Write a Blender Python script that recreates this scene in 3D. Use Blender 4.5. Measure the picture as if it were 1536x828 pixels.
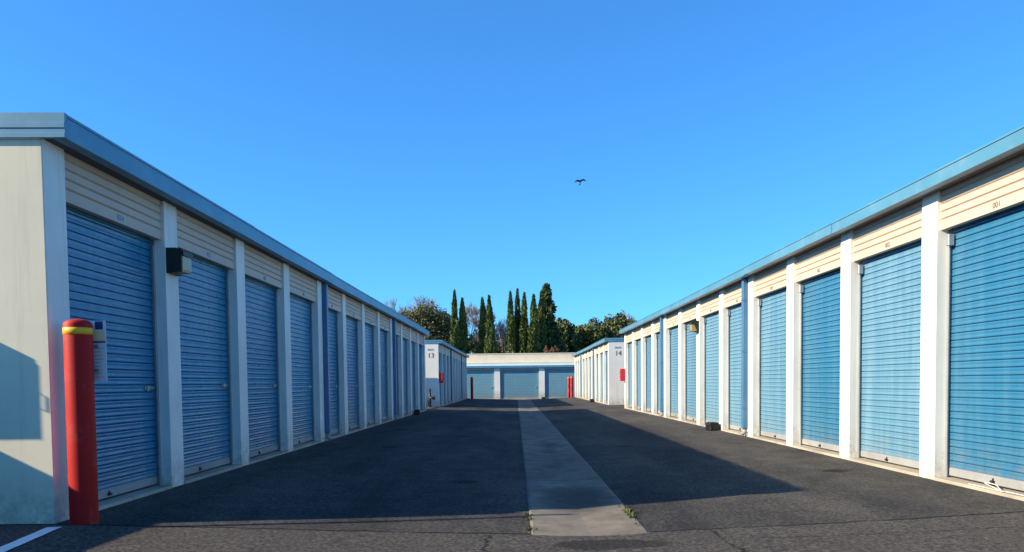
import bpy, bmesh, math, random
import numpy as np
from mathutils import Vector, Matrix
R = math.radians
sc = bpy.context.scene
for o in list(bpy.data.objects): bpy.data.objects.remove(o)
col = sc.collection
random.seed(7)

# ---------------------------------------------------------------- camera
FPX, Y0PX = 1120.0, 620.5
YAW, PIT, ROL = -0.0057, -0.0413, 0.0112
cd = bpy.data.cameras.new('camera'); cam = bpy.data.objects.new('camera', cd); col.objects.link(cam)
cd.sensor_width = 36.0; cd.lens = FPX / 1536 * 36.0
cd.shift_y = (Y0PX - 414) / 1536
cd.clip_start = 0.05; cd.clip_end = 5000
cam.matrix_world = (Matrix.Translation((0, 0, 1.0)) @ Matrix.Rotation(-YAW, 4, 'Z')
                    @ Matrix.Rotation(math.pi / 2 + PIT, 4, 'X') @ Matrix.Rotation(-ROL, 4, 'Z'))
sc.camera = cam
CAMR = cam.matrix_world.to_3x3()
def ray(px, py):
    return (CAMR @ Vector(((px - 768) / FPX, -(py - Y0PX) / FPX, -1.0)))
def at_z(px, py, z=0.0):
    d = ray(px, py); return Vector((0, 0, 1)) + d * ((z - 1) / d.z)
def at_y(px, py, Y):
    d = ray(px, py); return Vector((0, 0, 1)) + d * (Y / d.y)

# ---------------------------------------------------------------- light
SUNV = Vector((5.86, 1.60, -2.96)).normalized()           # direction in which the light travels
sel = math.asin(-SUNV.z); saz = math.atan2(-SUNV.x, -SUNV.y)
w = bpy.data.worlds.new('World'); sc.world = w; w.use_nodes = True
nt = w.node_tree; nt.nodes.clear()
sky = nt.nodes.new('ShaderNodeTexSky'); sky.sky_type = 'NISHITA'; sky.sun_disc = False
sky.sun_elevation = sel; sky.sun_rotation = saz
sky.altitude = 0; sky.air_density = 1.0; sky.dust_density = 0.3; sky.ozone_density = 2.5
gm_ = nt.nodes.new('ShaderNodeGamma'); gm_.inputs[1].default_value = .8
hs = nt.nodes.new('ShaderNodeMix'); hs.data_type = 'RGBA'; hs.blend_type = 'MULTIPLY'   # deep clear winter blue, same over the whole sky
hs.inputs[0].default_value = 1.0; hs.inputs[7].default_value = (.31, .91, 1.58, 1)
bg = nt.nodes.new('ShaderNodeBackground'); bg.inputs[1].default_value = 0.12
wo = nt.nodes.new('ShaderNodeOutputWorld')
nt.links.new(sky.outputs[0], gm_.inputs[0]); nt.links.new(gm_.outputs[0], hs.inputs[6]); nt.links.new(hs.outputs[2], bg.inputs[0]); nt.links.new(bg.outputs[0], wo.inputs[0])
sd = bpy.data.lights.new('sun', 'SUN'); sun = bpy.data.objects.new('sun', sd); col.objects.link(sun)
sd.energy = 5.0; sd.angle = R(0.53); sd.color = (1.0, 0.86, 0.62)
sun.rotation_euler = SUNV.to_track_quat('-Z', 'Y').to_euler(); sun.location = (-20, -5, 12)
sc.view_settings.view_transform = 'Standard'; sc.view_settings.look = 'None'
sc.view_settings.exposure = 0.9; sc.view_settings.gamma = 1.0
sc.render.engine = 'CYCLES'

# ---------------------------------------------------------------- materials
def newmat(name):
    m = bpy.data.materials.new(name); m.use_nodes = True
    nt = m.node_tree; b = nt.nodes['Principled BSDF']
    return m, nt, b
def N(nt, t, **k):
    n = nt.nodes.new(t)
    for a, v in k.items():
        if a in n.inputs: n.inputs[a].default_value = v
        else: setattr(n, a, v)
    return n
def noise(nt, vec, scale, detail=4, rough=.55):
    n = N(nt, 'ShaderNodeTexNoise'); n.inputs['Scale'].default_value = scale
    n.inputs['Detail'].default_value = detail; n.inputs['Roughness'].default_value = rough
    if vec: nt.links.new(vec, n.inputs['Vector'])
    return n.outputs['Fac']
def ramp(nt, fac, stops):
    r = N(nt, 'ShaderNodeValToRGB'); e = r.color_ramp.elements
    e[0].position, e[0].color = stops[0][0], (*stops[0][1], 1)
    e[1].position, e[1].color = stops[1][0], (*stops[1][1], 1)
    for p, c in stops[2:]:
        q = e.new(p); q.color = (*c, 1)
    nt.links.new(fac, r.inputs[0]); return r.outputs[0]
def mix(nt, fac, a, b, mode='MIX'):
    m = N(nt, 'ShaderNodeMix', data_type='RGBA', blend_type=mode)
    for s, v in ((m.inputs[0], fac), (m.inputs[6], a), (m.inputs[7], b)):
        if isinstance(v, bpy.types.NodeSocket): nt.links.new(v, s)
        elif isinstance(v, (int, float)): s.default_value = v
        else: s.default_value = (*v, 1)
    return m.outputs[2]
def mth(nt, op, a, b=None, c=None, clamp=False):
    m = N(nt, 'ShaderNodeMath', operation=op); m.use_clamp = clamp
    for s, v in zip(m.inputs, (a, b, c)):
        if v is None: continue
        if isinstance(v, bpy.types.NodeSocket): nt.links.new(v, s)
        else: s.default_value = v
    return m.outputs[0]
def mapr(nt, v, a, b, c=0., d=1.):
    m = N(nt, 'ShaderNodeMapRange'); nt.links.new(v, m.inputs[0])
    for i, x in enumerate((a, b, c, d)): m.inputs[i + 1].default_value = x
    return m.outputs[0]
def bump(nt, b, h, strength=.3, dist=.01):
    n = N(nt, 'ShaderNodeBump'); n.inputs['Strength'].default_value = strength; n.inputs['Distance'].default_value = dist
    nt.links.new(h, n.inputs['Height']); nt.links.new(n.outputs[0], b.inputs['Normal'])
def wcoord(nt):
    return N(nt, 'ShaderNodeNewGeometry').outputs['Position']
def scaled(nt, vec, s):
    m = N(nt, 'ShaderNodeMapping'); m.inputs['Scale'].default_value = s
    nt.links.new(vec, m.inputs['Vector']); return m.outputs[0]
def sep(nt, vec):
    s = N(nt, 'ShaderNodeSeparateXYZ'); nt.links.new(vec, s.inputs[0]); return s.outputs

def paint(name, c, rough=.5, var=.12, dirt=None, dirt_amt=.25, streak=False, fine=.08, bs=.15, spec=.4, perobj=0.0, metal=0.0):
    m, nt, b = newmat(name); p = wcoord(nt)
    dark = tuple(x * (1 - var) for x in c); light = tuple(min(1, x * (1 + var * .6)) for x in c)
    cc = ramp(nt, noise(nt, p, 1.3, 5), [(.35, dark), (.65, light)])
    if dirt:
        v = scaled(nt, p, (6, 6, .5)) if streak else p
        f = mapr(nt, noise(nt, v, 1.6 if streak else 3.1, 6, .65), .52, .75, 0, dirt_amt)
        cc = mix(nt, f, cc, dirt)
    if perobj:
        r = N(nt, 'ShaderNodeObjectInfo').outputs['Random']
        cc = mix(nt, 1.0, cc, ramp(nt, r, [(0, (1 - perobj,) * 3), (1, (1, 1, 1))]), 'MULTIPLY')
    nt.links.new(cc, b.inputs['Base Color'])
    b.inputs['Roughness'].default_value = rough; b.inputs['Specular IOR Level'].default_value = spec
    b.inputs['Metallic'].default_value = metal
    if fine: bump(nt, b, noise(nt, p, 1 / fine * 3, 4), bs, .004)
    return m

def wall_paint(name, c):
    m, nt, b = newmat(name); p = wcoord(nt); z = sep(nt, p)[2]
    cc = ramp(nt, noise(nt, p, .9, 6, .6), [(.32, tuple(x * .9 for x in c)), (.68, tuple(min(.85, x * 1.05) for x in c))])
    stk = mapr(nt, noise(nt, scaled(nt, p, (7, 7, .35)), 1.5, 7, .7), .54, .74, 0, .34)
    cc = mix(nt, stk, cc, (.36, .32, .26))
    sp = mth(nt, 'MULTIPLY', mapr(nt, z, .42, .0, 0, 1), mapr(nt, noise(nt, p, 9, 7, .75), .38, .66, .05, .75))
    cc = mix(nt, sp, cc, (.20, .165, .13))
    sc2 = mapr(nt, noise(nt, scaled(nt, p, (2, 2, 9)), 3.3, 7, .75), .66, .74, 0, .4)
    cc = mix(nt, sc2, cc, (.30, .29, .28))
    nt.links.new(cc, b.inputs['Base Color']); b.inputs['Roughness'].default_value = .88; b.inputs['Specular IOR Level'].default_value = .15
    bump(nt, b, mth(nt, 'ADD', noise(nt, p, 110, 5, .7), mth(nt, 'MULTIPLY', noise(nt, p, 5, 3), 1.2)), .16, .006)
    return m

def door_paint(name, c, fade, rough, gl=.5):
    """painted sheet steel: chalky fade in vertical streaks, grime low down, scuffs"""
    m, nt, b = newmat(name); p = wcoord(nt); z = sep(nt, p)[2]
    oi = N(nt, 'ShaderNodeObjectInfo').outputs['Random']
    base = mix(nt, mapr(nt, noise(nt, scaled(nt, p, (5, 5, .35)), 2.0, 6, .6), .4, .68, 0, .55), c, fade)
    base = mix(nt, 1.0, base, ramp(nt, oi, [(0, (.74, .80, .86)), (1, (1.14, 1.08, 1.04))]), 'MULTIPLY')
    sc_ = mapr(nt, noise(nt, scaled(nt, p, (3, 3, 26)), 2.4, 6, .7), .63, .75, 0, .13)
    base = mix(nt, sc_, base, (.45, .5, .52))
    gr = mth(nt, 'MULTIPLY', mapr(nt, z, .45, .03, 0, 1), mapr(nt, noise(nt, p, 7, 6, .7), .4, .7, 0, .7))
    base = mix(nt, gr, base, (.20, .19, .16))
    nt.links.new(base, b.inputs['Base Color'])
    rr = mapr(nt, noise(nt, scaled(nt, p, (1, 1, 4)), 5, 4), .3, .7, rough - .08, rough + .12)
    nt.links.new(rr, b.inputs['Roughness']); b.inputs['Specular IOR Level'].default_value = gl
    bump(nt, b, noise(nt, scaled(nt, p, (1, 1, 2.5)), 3, 4), .10, .02)
    return m

M = {}
M['stucco'] = wall_paint('white_stucco', (.70, .64, .475))
M['pilaster'] = wall_paint('white_pilaster', (.80, .77, .69))
M['header'] = paint('beige_header', (.64, .49, .375), .6, .08, (.30, .24, .18), .25, True, .06, .1, .3, .10)
M['fascia'] = paint('blue_fascia', (.085, .24, .345), .42, .10, (.30, .38, .38), .30, False, .06, .1, .5, .06)
M['downspout'] = paint('blue_downspout', (.05, .16, .30), .4, .10, (.2, .25, .28), .3, True)
M['roof'] = paint('roof_sheet', (.45, .47, .48), .5, .1)
M['soffit'] = paint('soffit_dark', (.10, .10, .11), .8, .1)
M['trim'] = paint('pale_trim', (.42, .55, .62), .5, .08)
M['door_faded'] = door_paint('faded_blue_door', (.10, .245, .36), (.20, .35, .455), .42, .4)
M['door_shaded'] = door_paint('shaded_blue_door', (.020, .20, .335), (.05, .26, .39), .32, .5)  # deeper blue copy for the rows in shade; some of that shade is colour
M['door_new'] = door_paint('fresh_blue_door', (.032, .165, .29), (.07, .215, .335), .27, .55)
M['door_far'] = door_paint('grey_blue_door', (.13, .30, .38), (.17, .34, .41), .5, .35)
M['bar'] = paint('bottom_bar_metal', (.30, .31, .31), .5, .15, (.22, .18, .13), .6, False, .05)
M['galv'] = paint('galvanised_steel', (.45, .46, .47), .4, .15, (.2, .18, .15), .3, metal=.6)
M['dark'] = paint('dark_metal', (.02, .02, .022), .5, .2)
M['number'] = paint('number_paint', (.13, .135, .15), .6, .1)
M['number_blue'] = paint('number_paint_blue', (.12, .28, .45), .6, .1)
M['concrete'] = paint('sill_concrete', (.42, .36, .28), .9, .2, (.16, .13, .10), .5, False, .02, .5, .2)
M['red'] = paint('red_sleeve', (.43, .009, .008), .6, .10, (.46, .17, .14), .45, False, .05, .08, .2)
M['yellow'] = paint('yellow_tape', (.85, .43, .01), .45, .06)
M['redbox'] = paint('red_cabinet', (.60, .03, .05), .4, .06)
M['white'] = paint('white_paint', (.78, .77, .74), .7, .08, (.2, .18, .16), .5)
M['plate'] = paint('sign_plate', (.62, .66, .66), .5, .05)
M['cream'] = paint('sign_cream', (.70, .62, .38), .5, .05)
M['navy'] = paint('sign_navy', (.02, .03, .12), .5, .05)
M['black'] = paint('black_plastic', (.012, .012, .013), .45, .2)
M['bronze'] = paint('bronze_housing', (.025, .024, .022), .5, .2)
M['rope'] = paint('white_rope', (.72, .70, .64), .9, .1)
M['bird'] = paint('dark_feathers', (.03, .03, .035), .8, .2)
M['bark'] = paint('bark', (.11, .085, .065), .95, .3, None, 0, False, .05, .5, .1)
M['twig'] = paint('pale_twig', (.30, .255, .23), .95, .3, None, 0, False, 0, .5, .1)
M['cream_wall'] = paint('cream_wall', (.80, .68, .50), .85, .06, (.5, .42, .33), .3, True, .03, .2, .2)
M['block'] = paint('tan_block', (.45, .40, .33), .9, .1)
M['cabinet'] = paint('grey_cabinet', (.40, .42, .42), .5, .08)

def lens_mat():
    m, nt, b = newmat('lamp_lens')
    b.inputs['Base Color'].default_value = (.52, .36, .12, 1); b.inputs['Roughness'].default_value = .25
    b.inputs['Transmission Weight'].default_value = .25
    wv = N(nt, 'ShaderNodeTexWave'); wv.inputs['Scale'].default_value = 14; nt.links.new(wcoord(nt), wv.inputs['Vector'])
    bump(nt, b, wv.outputs['Fac'], .6, .01)
    return m
M['lens'] = lens_mat()

def foliage(name, stops, rough=.65):
    m, nt, b = newmat(name)
    g = N(nt, 'ShaderNodeNewGeometry')
    cc = ramp(nt, g.outputs['Random Per Island'], stops)
    cl = ramp(nt, noise(nt, g.outputs['Position'], .9, 3), [(.35, (.6, .62, .6)), (.65, (1.25, 1.2, 1.1))])
    cc = mix(nt, 1.0, cc, cl, 'MULTIPLY')
    nt.links.new(cc, b.inputs['Base Color']); b.inputs['Roughness'].default_value = rough
    b.inputs['Specular IOR Level'].default_value = .25
    return m
M['cypress'] = foliage('cypress_leaf', [(0, (.04, .075, .018)), (1, (.13, .165, .045))])
M['conifer'] = foliage('conifer_leaf', [(0, (.025, .055, .018)), (1, (.085, .12, .035))])
M['broad'] = foliage('broad_leaf', [(0, (.05, .075, .022)), (1, (.16, .17, .06))])
M['olive'] = foliage('olive_leaf', [(0, (.06, .08, .027)), (.65, (.125, .13, .05)), (1, (.20, .15, .07))])
M['russet'] = foliage('russet_leaf', [(0, (.10, .055, .035)), (1, (.20, .10, .06))])
M['weed'] = foliage('weed_leaf', [(0, (.035, .055, .012)), (1, (.08, .10, .025))])

def asphalt():
    m, nt, b = newmat('asphalt'); p = wcoord(nt); xyz = sep(nt, p); X, Y = xyz[0], xyz[1]
    # aggregate grain
    vo = N(nt, 'ShaderNodeTexVoronoi'); vo.inputs['Scale'].default_value = 60; nt.links.new(p, vo.inputs['Vector'])
    g1 = noise(nt, p, 34, 7, .85); g2 = noise(nt, p, 210, 3, .7)
    cc = ramp(nt, g1, [(.34, (.020, .0195, .0195)), (.50, (.080, .077, .074)), (.66, (.185, .177, .167))])
    st = ramp(nt, vo.outputs['Color'], [(.78, (0, 0, 0)), (.92, (1, 1, 1))])
    cc = mix(nt, mth(nt, 'MULTIPLY', st, .42), cc, (.24, .22, .195))
    # broad wear: lanes and patches
    big = noise(nt, scaled(nt, p, (1, .25, 1)), .9, 5, .6)
    cc = mix(nt, 1.0, cc, ramp(nt, big, [(.32, (.60, .60, .64)), (.68, (1.32, 1.26, 1.16))]), 'MULTIPLY')
    cc = mix(nt, 1.0, cc, (.92, .92, .92), 'MULTIPLY')
    du = mth(nt, 'MULTIPLY', mth(nt, 'MAXIMUM', mapr(nt, X, 2.6, 4.1, 0, 1), mapr(nt, X, -2.9, -3.4, 0, 1)), mapr(nt, noise(nt, scaled(nt, p, (1.6, .45, 1)), 1.7, 7, .7), .36, .66, .05, .62))
    cc = mix(nt, du, cc, mix(nt, g1, (.06, .055, .049), (.19, .174, .153)))
    lane = mth(nt, 'SINE', mth(nt, 'MULTIPLY', X, 3.7)); lane = mth(nt, 'MULTIPLY', mapr(nt, lane, .2, 1, 0, .35), noise(nt, scaled(nt, p, (3, .3, 1)), 1.6, 5, .7))
    cc = mix(nt, lane, cc, (.022, .021, .021))
    vs_ = N(nt, 'ShaderNodeTexVoronoi'); vs_.inputs['Scale'].default_value = .75; nt.links.new(p, vs_.inputs['Vector'])
    od = mth(nt, 'ADD', vs_.outputs['Distance'], mth(nt, 'MULTIPLY', mth(nt, 'SUBTRACT', noise(nt, p, 9, 5, .7), .5), .16))
    cc = mix(nt, mapr(nt, od, .07, .15, .7, 0), cc, (.014, .013, .013))
    med = noise(nt, p, 2.7, 6, .65)
    cc = mix(nt, 1.0, cc, ramp(nt, med, [(.35, (.80, .80, .82)), (.65, (1.12, 1.10, 1.06))]), 'MULTIPLY')
    # older apron in front of the cross joint is paler and browner
    wob = mth(nt, 'MULTIPLY', mth(nt, 'SUBTRACT', noise(nt, scaled(nt, p, (1, 0, 0)), 2.2, 6, .7), .5), .14)
    jy = mth(nt, 'ADD', mth(nt, 'ADD', 5.38, mth(nt, 'MULTIPLY', mth(nt, 'MAXIMUM', X, .9), .055)), wob)
    dj = mth(nt, 'SUBTRACT', Y, jy)
    ap = mapr(nt, dj, .0, -.02, 0, .6)
    cc = mix(nt, ap, cc, ramp(nt, g1, [(.38, (.028, .024, .021)), (.50, (.10, .088, .076)), (.62, (.22, .195, .168))]))
    crack = mapr(nt, mth(nt, 'ABSOLUTE', dj), .006, .024, 1, 0)
    def vline(x0, y1, wd, seed):
        wv = mth(nt, 'MULTIPLY', mth(nt, 'SUBTRACT', noise(nt, scaled(nt, p, (0, 1, 0)), 1.7 + seed, 6, .7), .5), .35)
        d = mth(nt, 'ABSOLUTE', mth(nt, 'SUBTRACT', X, mth(nt, 'ADD', x0, wv)))
        return mth(nt, 'MULTIPLY', mapr(nt, d, wd * .4, wd * 1.6, 1, 0), mapr(nt, Y, y1 - .02, y1 + .04, 1, 0))
    c2 = mth(nt, 'MAXIMUM', mth(nt, 'MULTIPLY', vline(-.21, 5.36, .014, .3), .7), mth(nt, 'MULTIPLY', vline(1.42, 5.44, .013, .9), .7))
    # a fainter second seam in the drive
    w2 = mth(nt, 'MULTIPLY', mth(nt, 'SUBTRACT', noise(nt, scaled(nt, p, (1, 0, 0)), 1.1, 5, .7), .5), .3)
    d2 = mth(nt, 'ABSOLUTE', mth(nt, 'SUBTRACT', Y, mth(nt, 'ADD', 5.08, w2)))
    c3 = mth(nt, 'MULTIPLY', mapr(nt, d2, .003, .014, .7, 0), mapr(nt, X, 1.2, 1.6, 0, 1))
    ck = mth(nt, 'MAXIMUM', mth(nt, 'MAXIMUM', crack, c2), c3)
    ck = mth(nt, 'MULTIPLY', ck, mapr(nt, noise(nt, p, 6, 4), .3, .5, .25, 1))
    cc = mix(nt, mth(nt, 'MULTIPLY', ck, .9), cc, (.012, .011, .010))
    # dark patch where the concrete channel stops
    dx = mth(nt, 'DIVIDE', mth(nt, 'SUBTRACT', X, .62), .42); dy = mth(nt, 'DIVIDE', mth(nt, 'SUBTRACT', Y, 5.05), .17)
    rr = mth(nt, 'ADD', mth(nt, 'POWER', dx, 2.), mth(nt, 'POWER', dy, 2.))
    rr = mth(nt, 'ADD', rr, mth(nt, 'MULTIPLY', mth(nt, 'SUBTRACT', med, .5), 2.2))
    cc = mix(nt, mapr(nt, rr, .7, 1.15, .65, 0), cc, (.018, .017, .017))
    nt.links.new(cc, b.inputs['Base Color']); b.inputs['Roughness'].default_value = .95
    b.inputs['Specular IOR Level'].default_value = .06
    h = mth(nt, 'ADD', mth(nt, 'MULTIPLY', g1, 1.0), mth(nt, 'MULTIPLY', g2, .5))
    h = mth(nt, 'SUBTRACT', h, mth(nt, 'MULTIPLY', ck, 1.5))
    bump(nt, b, h, .9, .012)
    return m
M['asphalt'] = asphalt()

def slabmat():
    m, nt, b = newmat('channel_concrete'); p = wcoord(nt); X, Y, _ = sep(nt, p)
    cc = ramp(nt, noise(nt, p, 3.5, 7, .65), [(.3, (.115, .098, .075)), (.7, (.25, .213, .165))])
    cc = mix(nt, mapr(nt, noise(nt, p, 70, 4, .7), .5, .75, 0, .5), cc, (.12, .105, .09))
    # the invert of the channel carries a dark water stain, and each slab weathers its own way
    r = N(nt, 'ShaderNodeObjectInfo').outputs['Random']
    cc = mix(nt, 1.0, cc, ramp(nt, r, [(0, (.80, .80, .80)), (1, (1.08, 1.07, 1.05))]), 'MULTIPLY')
    st = mth(nt, 'MULTIPLY', mapr(nt, noise(nt, scaled(nt, p, (1, .45, 1)), 1.9, 5, .6), .46, .66, 0, .75),
             mapr(nt, mth(nt, 'ABSOLUTE', mth(nt, 'SUBTRACT', X, .53)), .05, .42, 1, .25))
    st = mth(nt, 'MULTIPLY', st, mapr(nt, Y, 6.0, 6.6, 0, 1))
    cc = mix(nt, st, cc, (.055, .05, .046))
    ex = mth(nt, 'POWER', mth(nt, 'DIVIDE', mth(nt, 'SUBTRACT', X, .58), .38), 2.); ey = mth(nt, 'POWER', mth(nt, 'DIVIDE', mth(nt, 'SUBTRACT', Y, 7.2), .85), 2.)
    er = mth(nt, 'ADD', mth(nt, 'ADD', ex, ey), mth(nt, 'MULTIPLY', mth(nt, 'SUBTRACT', noise(nt, p, 4, 5, .7), .5), 1.4))
    cc = mix(nt, mapr(nt, er, .2, 1.2, .8, 0), cc, (.035, .033, .03))
    nt.links.new(cc, b.inputs['Base Color']); b.inputs['Roughness'].default_value = .9
    b.inputs['Specular IOR Level'].default_value = .2
    bump(nt, b, noise(nt, p, 45, 5, .7), .4, .006)
    return m
M['slab'] = slabmat()

# ---------------------------------------------------------------- mesh helpers
def tag(o, label=None, category=None, group=None, kind=None):
    for k, v in (('label', label), ('category', category), ('group', group), ('kind', kind)):
        if v: o[k] = v
    return o
def empty(name, loc=(0, 0, 0), rz=0, **k):
    o = bpy.data.objects.new(name, None); col.objects.link(o); o.location = loc; o.rotation_euler.z = rz
    o.empty_display_size = .2
    return tag(o, **k)
def mesh_obj(name, me, mat, parent=None, loc=(0, 0, 0), rz=0, **k):
    if mat and not me.materials: me.materials.append(M[mat])
    o = bpy.data.objects.new(name, me); col.objects.link(o)
    if parent: o.parent = parent
    o.location = loc; o.rotation_euler.z = rz
    return tag(o, **k)
def bx(bm, x0, x1, y0, y1, z0, z1, bev=0):
    vs = [bm.verts.new(v) for v in ((x0, y0, z0), (x1, y0, z0), (x1, y1, z0), (x0, y1, z0), (x0, y0, z1), (x1, y0, z1), (x1, y1, z1), (x0, y1, z1))]
    fs = [bm.faces.new([vs[i] for i in f]) for f in ((0, 3, 2, 1), (4, 5, 6, 7), (0, 1, 5, 4), (1, 2, 6, 5), (2, 3, 7, 6), (3, 0, 4, 7))]
    if bev:
        es = list({e for f in fs for e in f.edges})
        bmesh.ops.bevel(bm, geom=es, offset=bev, segments=1, affect='EDGES')
def done(bm, name, smooth=False):
    bmesh.ops.recalc_face_normals(bm, faces=bm.faces)
    me = bpy.data.meshes.new(name); bm.to_mesh(me); bm.free()
    if smooth:
        for p in me.polygons: p.use_smooth = True
    return me
def boxm(name, *a, bev=0):
    bm = bmesh.new(); bx(bm, *a, bev=bev); return done(bm, name)
def boxesm(name, boxes, bev=0):
    bm = bmesh.new()
    for a in boxes: bx(bm, *a, bev=bev)
    return done(bm, name)
def prism(name, prof, x0, x1):
    """closed (y,z) profile extruded along x"""
    bm = bmesh.new()
    a = [bm.verts.new((x0, y, z)) for y, z in prof]; b = [bm.verts.new((x1, y, z)) for y, z in prof]
    n = len(prof)
    for i in range(n): bm.faces.new((a[i], a[(i + 1) % n], b[(i + 1) % n], b[i]))
    bm.faces.new(a); bm.faces.new(b[::-1])
    return done(bm, name)
def tube(bm, pts, rad, seg=8, caps=True):
    pts = [Vector(p) for p in pts]; rs = rad if isinstance(rad, (list, tuple)) else [rad] * len(pts)
    rings = []
    for i, p in enumerate(pts):
        d = (pts[min(i + 1, len(pts) - 1)] - pts[max(i - 1, 0)]).normalized()
        u = d.cross(Vector((0, 0, 1))) if abs(d.z) < .9 else d.cross(Vector((1, 0, 0)))
        u.normalize(); v = d.cross(u)
        rings.append([bm.verts.new(p + (u * math.cos(2 * math.pi * k / seg) + v * math.sin(2 * math.pi * k / seg)) * rs[i]) for k in range(seg)])
    for a, b in zip(rings, rings[1:]):
        for k in range(seg): bm.faces.new((a[k], a[(k + 1) % seg], b[(k + 1) % seg], b[k]))
    if caps: bm.faces.new(rings[0]); bm.faces.new(rings[-1][::-1])
def lathe(name, prof, seg=32):
    bm = bmesh.new(); rings = []
    for r, z in prof:
        rings.append([bm.verts.new((r * math.cos(2 * math.pi * k / seg), r * math.sin(2 * math.pi * k / seg), z)) for k in range(seg)] if r > 1e-5 else [bm.verts.new((0, 0, z))])
    for a, b in zip(rings, rings[1:]):
        for k in range(seg):
            if len(a) == 1: bm.faces.new((a[0], b[k], b[(k + 1) % seg]))
            elif len(b) == 1: bm.faces.new((a[k], a[(k + 1) % seg], b[0]))
            else: bm.faces.new((a[k], a[(k + 1) % seg], b[(k + 1) % seg], b[k]))
    me = done(bm, name, True); return me
TXT = {}
def text_mesh(s, size):
    if (s, size) in TXT: return TXT[(s, size)]
    c = bpy.data.curves.new('lettering', 'FONT'); c.body = s; c.size = size; c.extrude = .0015
    c.align_x = 'CENTER'; c.align_y = 'CENTER'
    o = bpy.data.objects.new('lettering', c); col.objects.link(o)
    dg = bpy.context.evaluated_depsgraph_get(); me = bpy.data.meshes.new_from_object(o.evaluated_get(dg))
    bpy.data.objects.remove(o); me.transform(Matrix.Rotation(math.pi / 2, 4, 'X'))   # stands in x-z, reads from -y
    me.materials.clear(); TXT[(s, size)] = me; return me

# ---------------------------------------------------------------- ground
WL, WR, YS, P, PW = 3.41, 4.10, 5.45, 1.876, .276
XG = .53
def sm(t): t = max(0, min(1, t)); return t * t * (3 - 2 * t)
def ground_z(x, y):
    d = (WL + XG) if x < XG else (WR - XG)
    t = max(0., 1 - abs(x - XG) / d)
    z = -.125 * t * (.65 + .35 * sm((y - 2) / 4))
    z += -.05 * sm((y - 20) / 20) * (1 if t > 0 else .6) - .22 * sm((y - 51) / 8)
    if -6 < x < 8 and 2 < y < 55:
        z += .006 * math.sin(1.7 * x + .6 * y) * math.sin(.9 * y - .4 * x) * min(1, t * 4)
    return z
xs = [-1500, -300, -80, -25, -12, -8, -6] + list(np.arange(-5, 6.01, .2)) + [XG, -WL, WR] + [7, 9, 14, 28, 80, 300, 1500]
ys = [-1500, -300, -80, -20, -6, -2, 0, 1, 2] + list(np.arange(2.5, 12, .2)) + list(np.arange(12, 62, .6)) + [63, 66, 72, 90, 150, 400, 2500]
xs = sorted(set(round(float(v), 3) for v in xs)); ys = sorted(set(round(float(v), 3) for v in ys))
vs = [(x, y, ground_z(x, y)) for y in ys for x in xs]; nx = len(xs)
fs = [(j * nx + i, j * nx + i + 1, (j + 1) * nx + i + 1, (j + 1) * nx + i) for j in range(len(ys) - 1) for i in range(nx - 1)]
me = bpy.data.meshes.new('asphalt_ground'); me.from_pydata(vs, [], fs)
for p in me.polygons: p.use_smooth = True
mesh_obj('asphalt_ground', me, 'asphalt', kind='structure')

# concrete drainage channel: slabs laid end to end
chan = empty('concrete_channel', (XG, YS, -.12), kind='structure')
y = YS - .04; i = 0
while y < 52:
    L = 3.05; x0, x1 = .10, .96
    cols = [x0, x0 + .02, .32, XG, .74, x1 - .02, x1]; rows = [y + .008, y + .02] + [y + L * k / 4 for k in (1, 2, 3)] + [y + L - .02, y + L - .008]
    if i == 0: rows[0] = y - .01
    bm = bmesh.new(); g = []
    for jy, yy in enumerate(rows):
        r = []
        for ix, xx in enumerate(cols):
            edge = ix in (0, len(cols) - 1) or jy in (0, len(rows) - 1)
            yy2 = yy + (.05 * ((xx - XG) / .43) ** 2 - .05 if (i == 0 and jy == 0) else 0)
            zz = ground_z(xx, yy) + .012 - (.010 if edge else 0) - .006 * (1 - min(1, abs(xx - XG) / .43))
            r.append(bm.verts.new((xx - XG, yy2 - YS, zz + .12)))
        g.append(r)
    for a, b in zip(g, g[1:]):
        for k in range(len(cols) - 1): bm.faces.new((a[k], a[k + 1], b[k + 1], b[k]))
    ext = bmesh.ops.extrude_face_region(bm, geom=list(bm.faces))
    for v in [v for v in ext['geom'] if isinstance(v, bmesh.types.BMVert)]: v.co.z -= .1
    mesh_obj('slab', done(bm, 'slab'), 'slab', chan)
    y += L; i += 1

# painted white stall line by the end wall
a = at_z(82, 791, .0); b_ = at_z(-60, 851, .0)
dr = (b_ - a).normalized(); nn = Vector((-dr.y, dr.x, 0)) * .05
bm = bmesh.new(); quads = []
n = 12
for k in range(n + 1):
    c = a.lerp(b_, k / n)
    quads.append([bm.verts.new((*(c + s * nn * (1 + .06 * math.sin(k * 2.3 + s)))[:2], ground_z(c.x, c.y) + .006)) for s in (-1, 1)])
for q, r in zip(quads, quads[1:]): bm.faces.new((q[0], q[1], r[1], r[0]))
mesh_obj('painted_line', done(bm, 'painted_line'), 'white', kind='structure')

# ---------------------------------------------------------------- storage buildings
ZL, ZW, ZF0, ZF1, OV, OG = 2.43, 2.82, 2.80, 2.94, .18, .03
REC = .15
def corr_profile(z0, z1, pitch, dep, y):
    """rolled steel curtain: broad convex ribs parted by tight grooves; front faces -y"""
    n = max(1, round((z1 - z0) / pitch)); p = (z1 - z0) / n; pr = []
    for k in range(n):
        b = z0 + k * p
        pr += [(y, b), (y - dep * .9, b + p * .09), (y - dep, b + p * .22), (y - dep * .80, b + p * .52), (y - dep, b + p * .80), (y - dep * .9, b + p * .93)]
    pr += [(y, z1), (y + .012, z1), (y + .012, z0)]
    return pr
CACHE = {}
def cached(key, fn):
    if key not in CACHE: CACHE[key] = fn()
    return CACHE[key]

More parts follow.
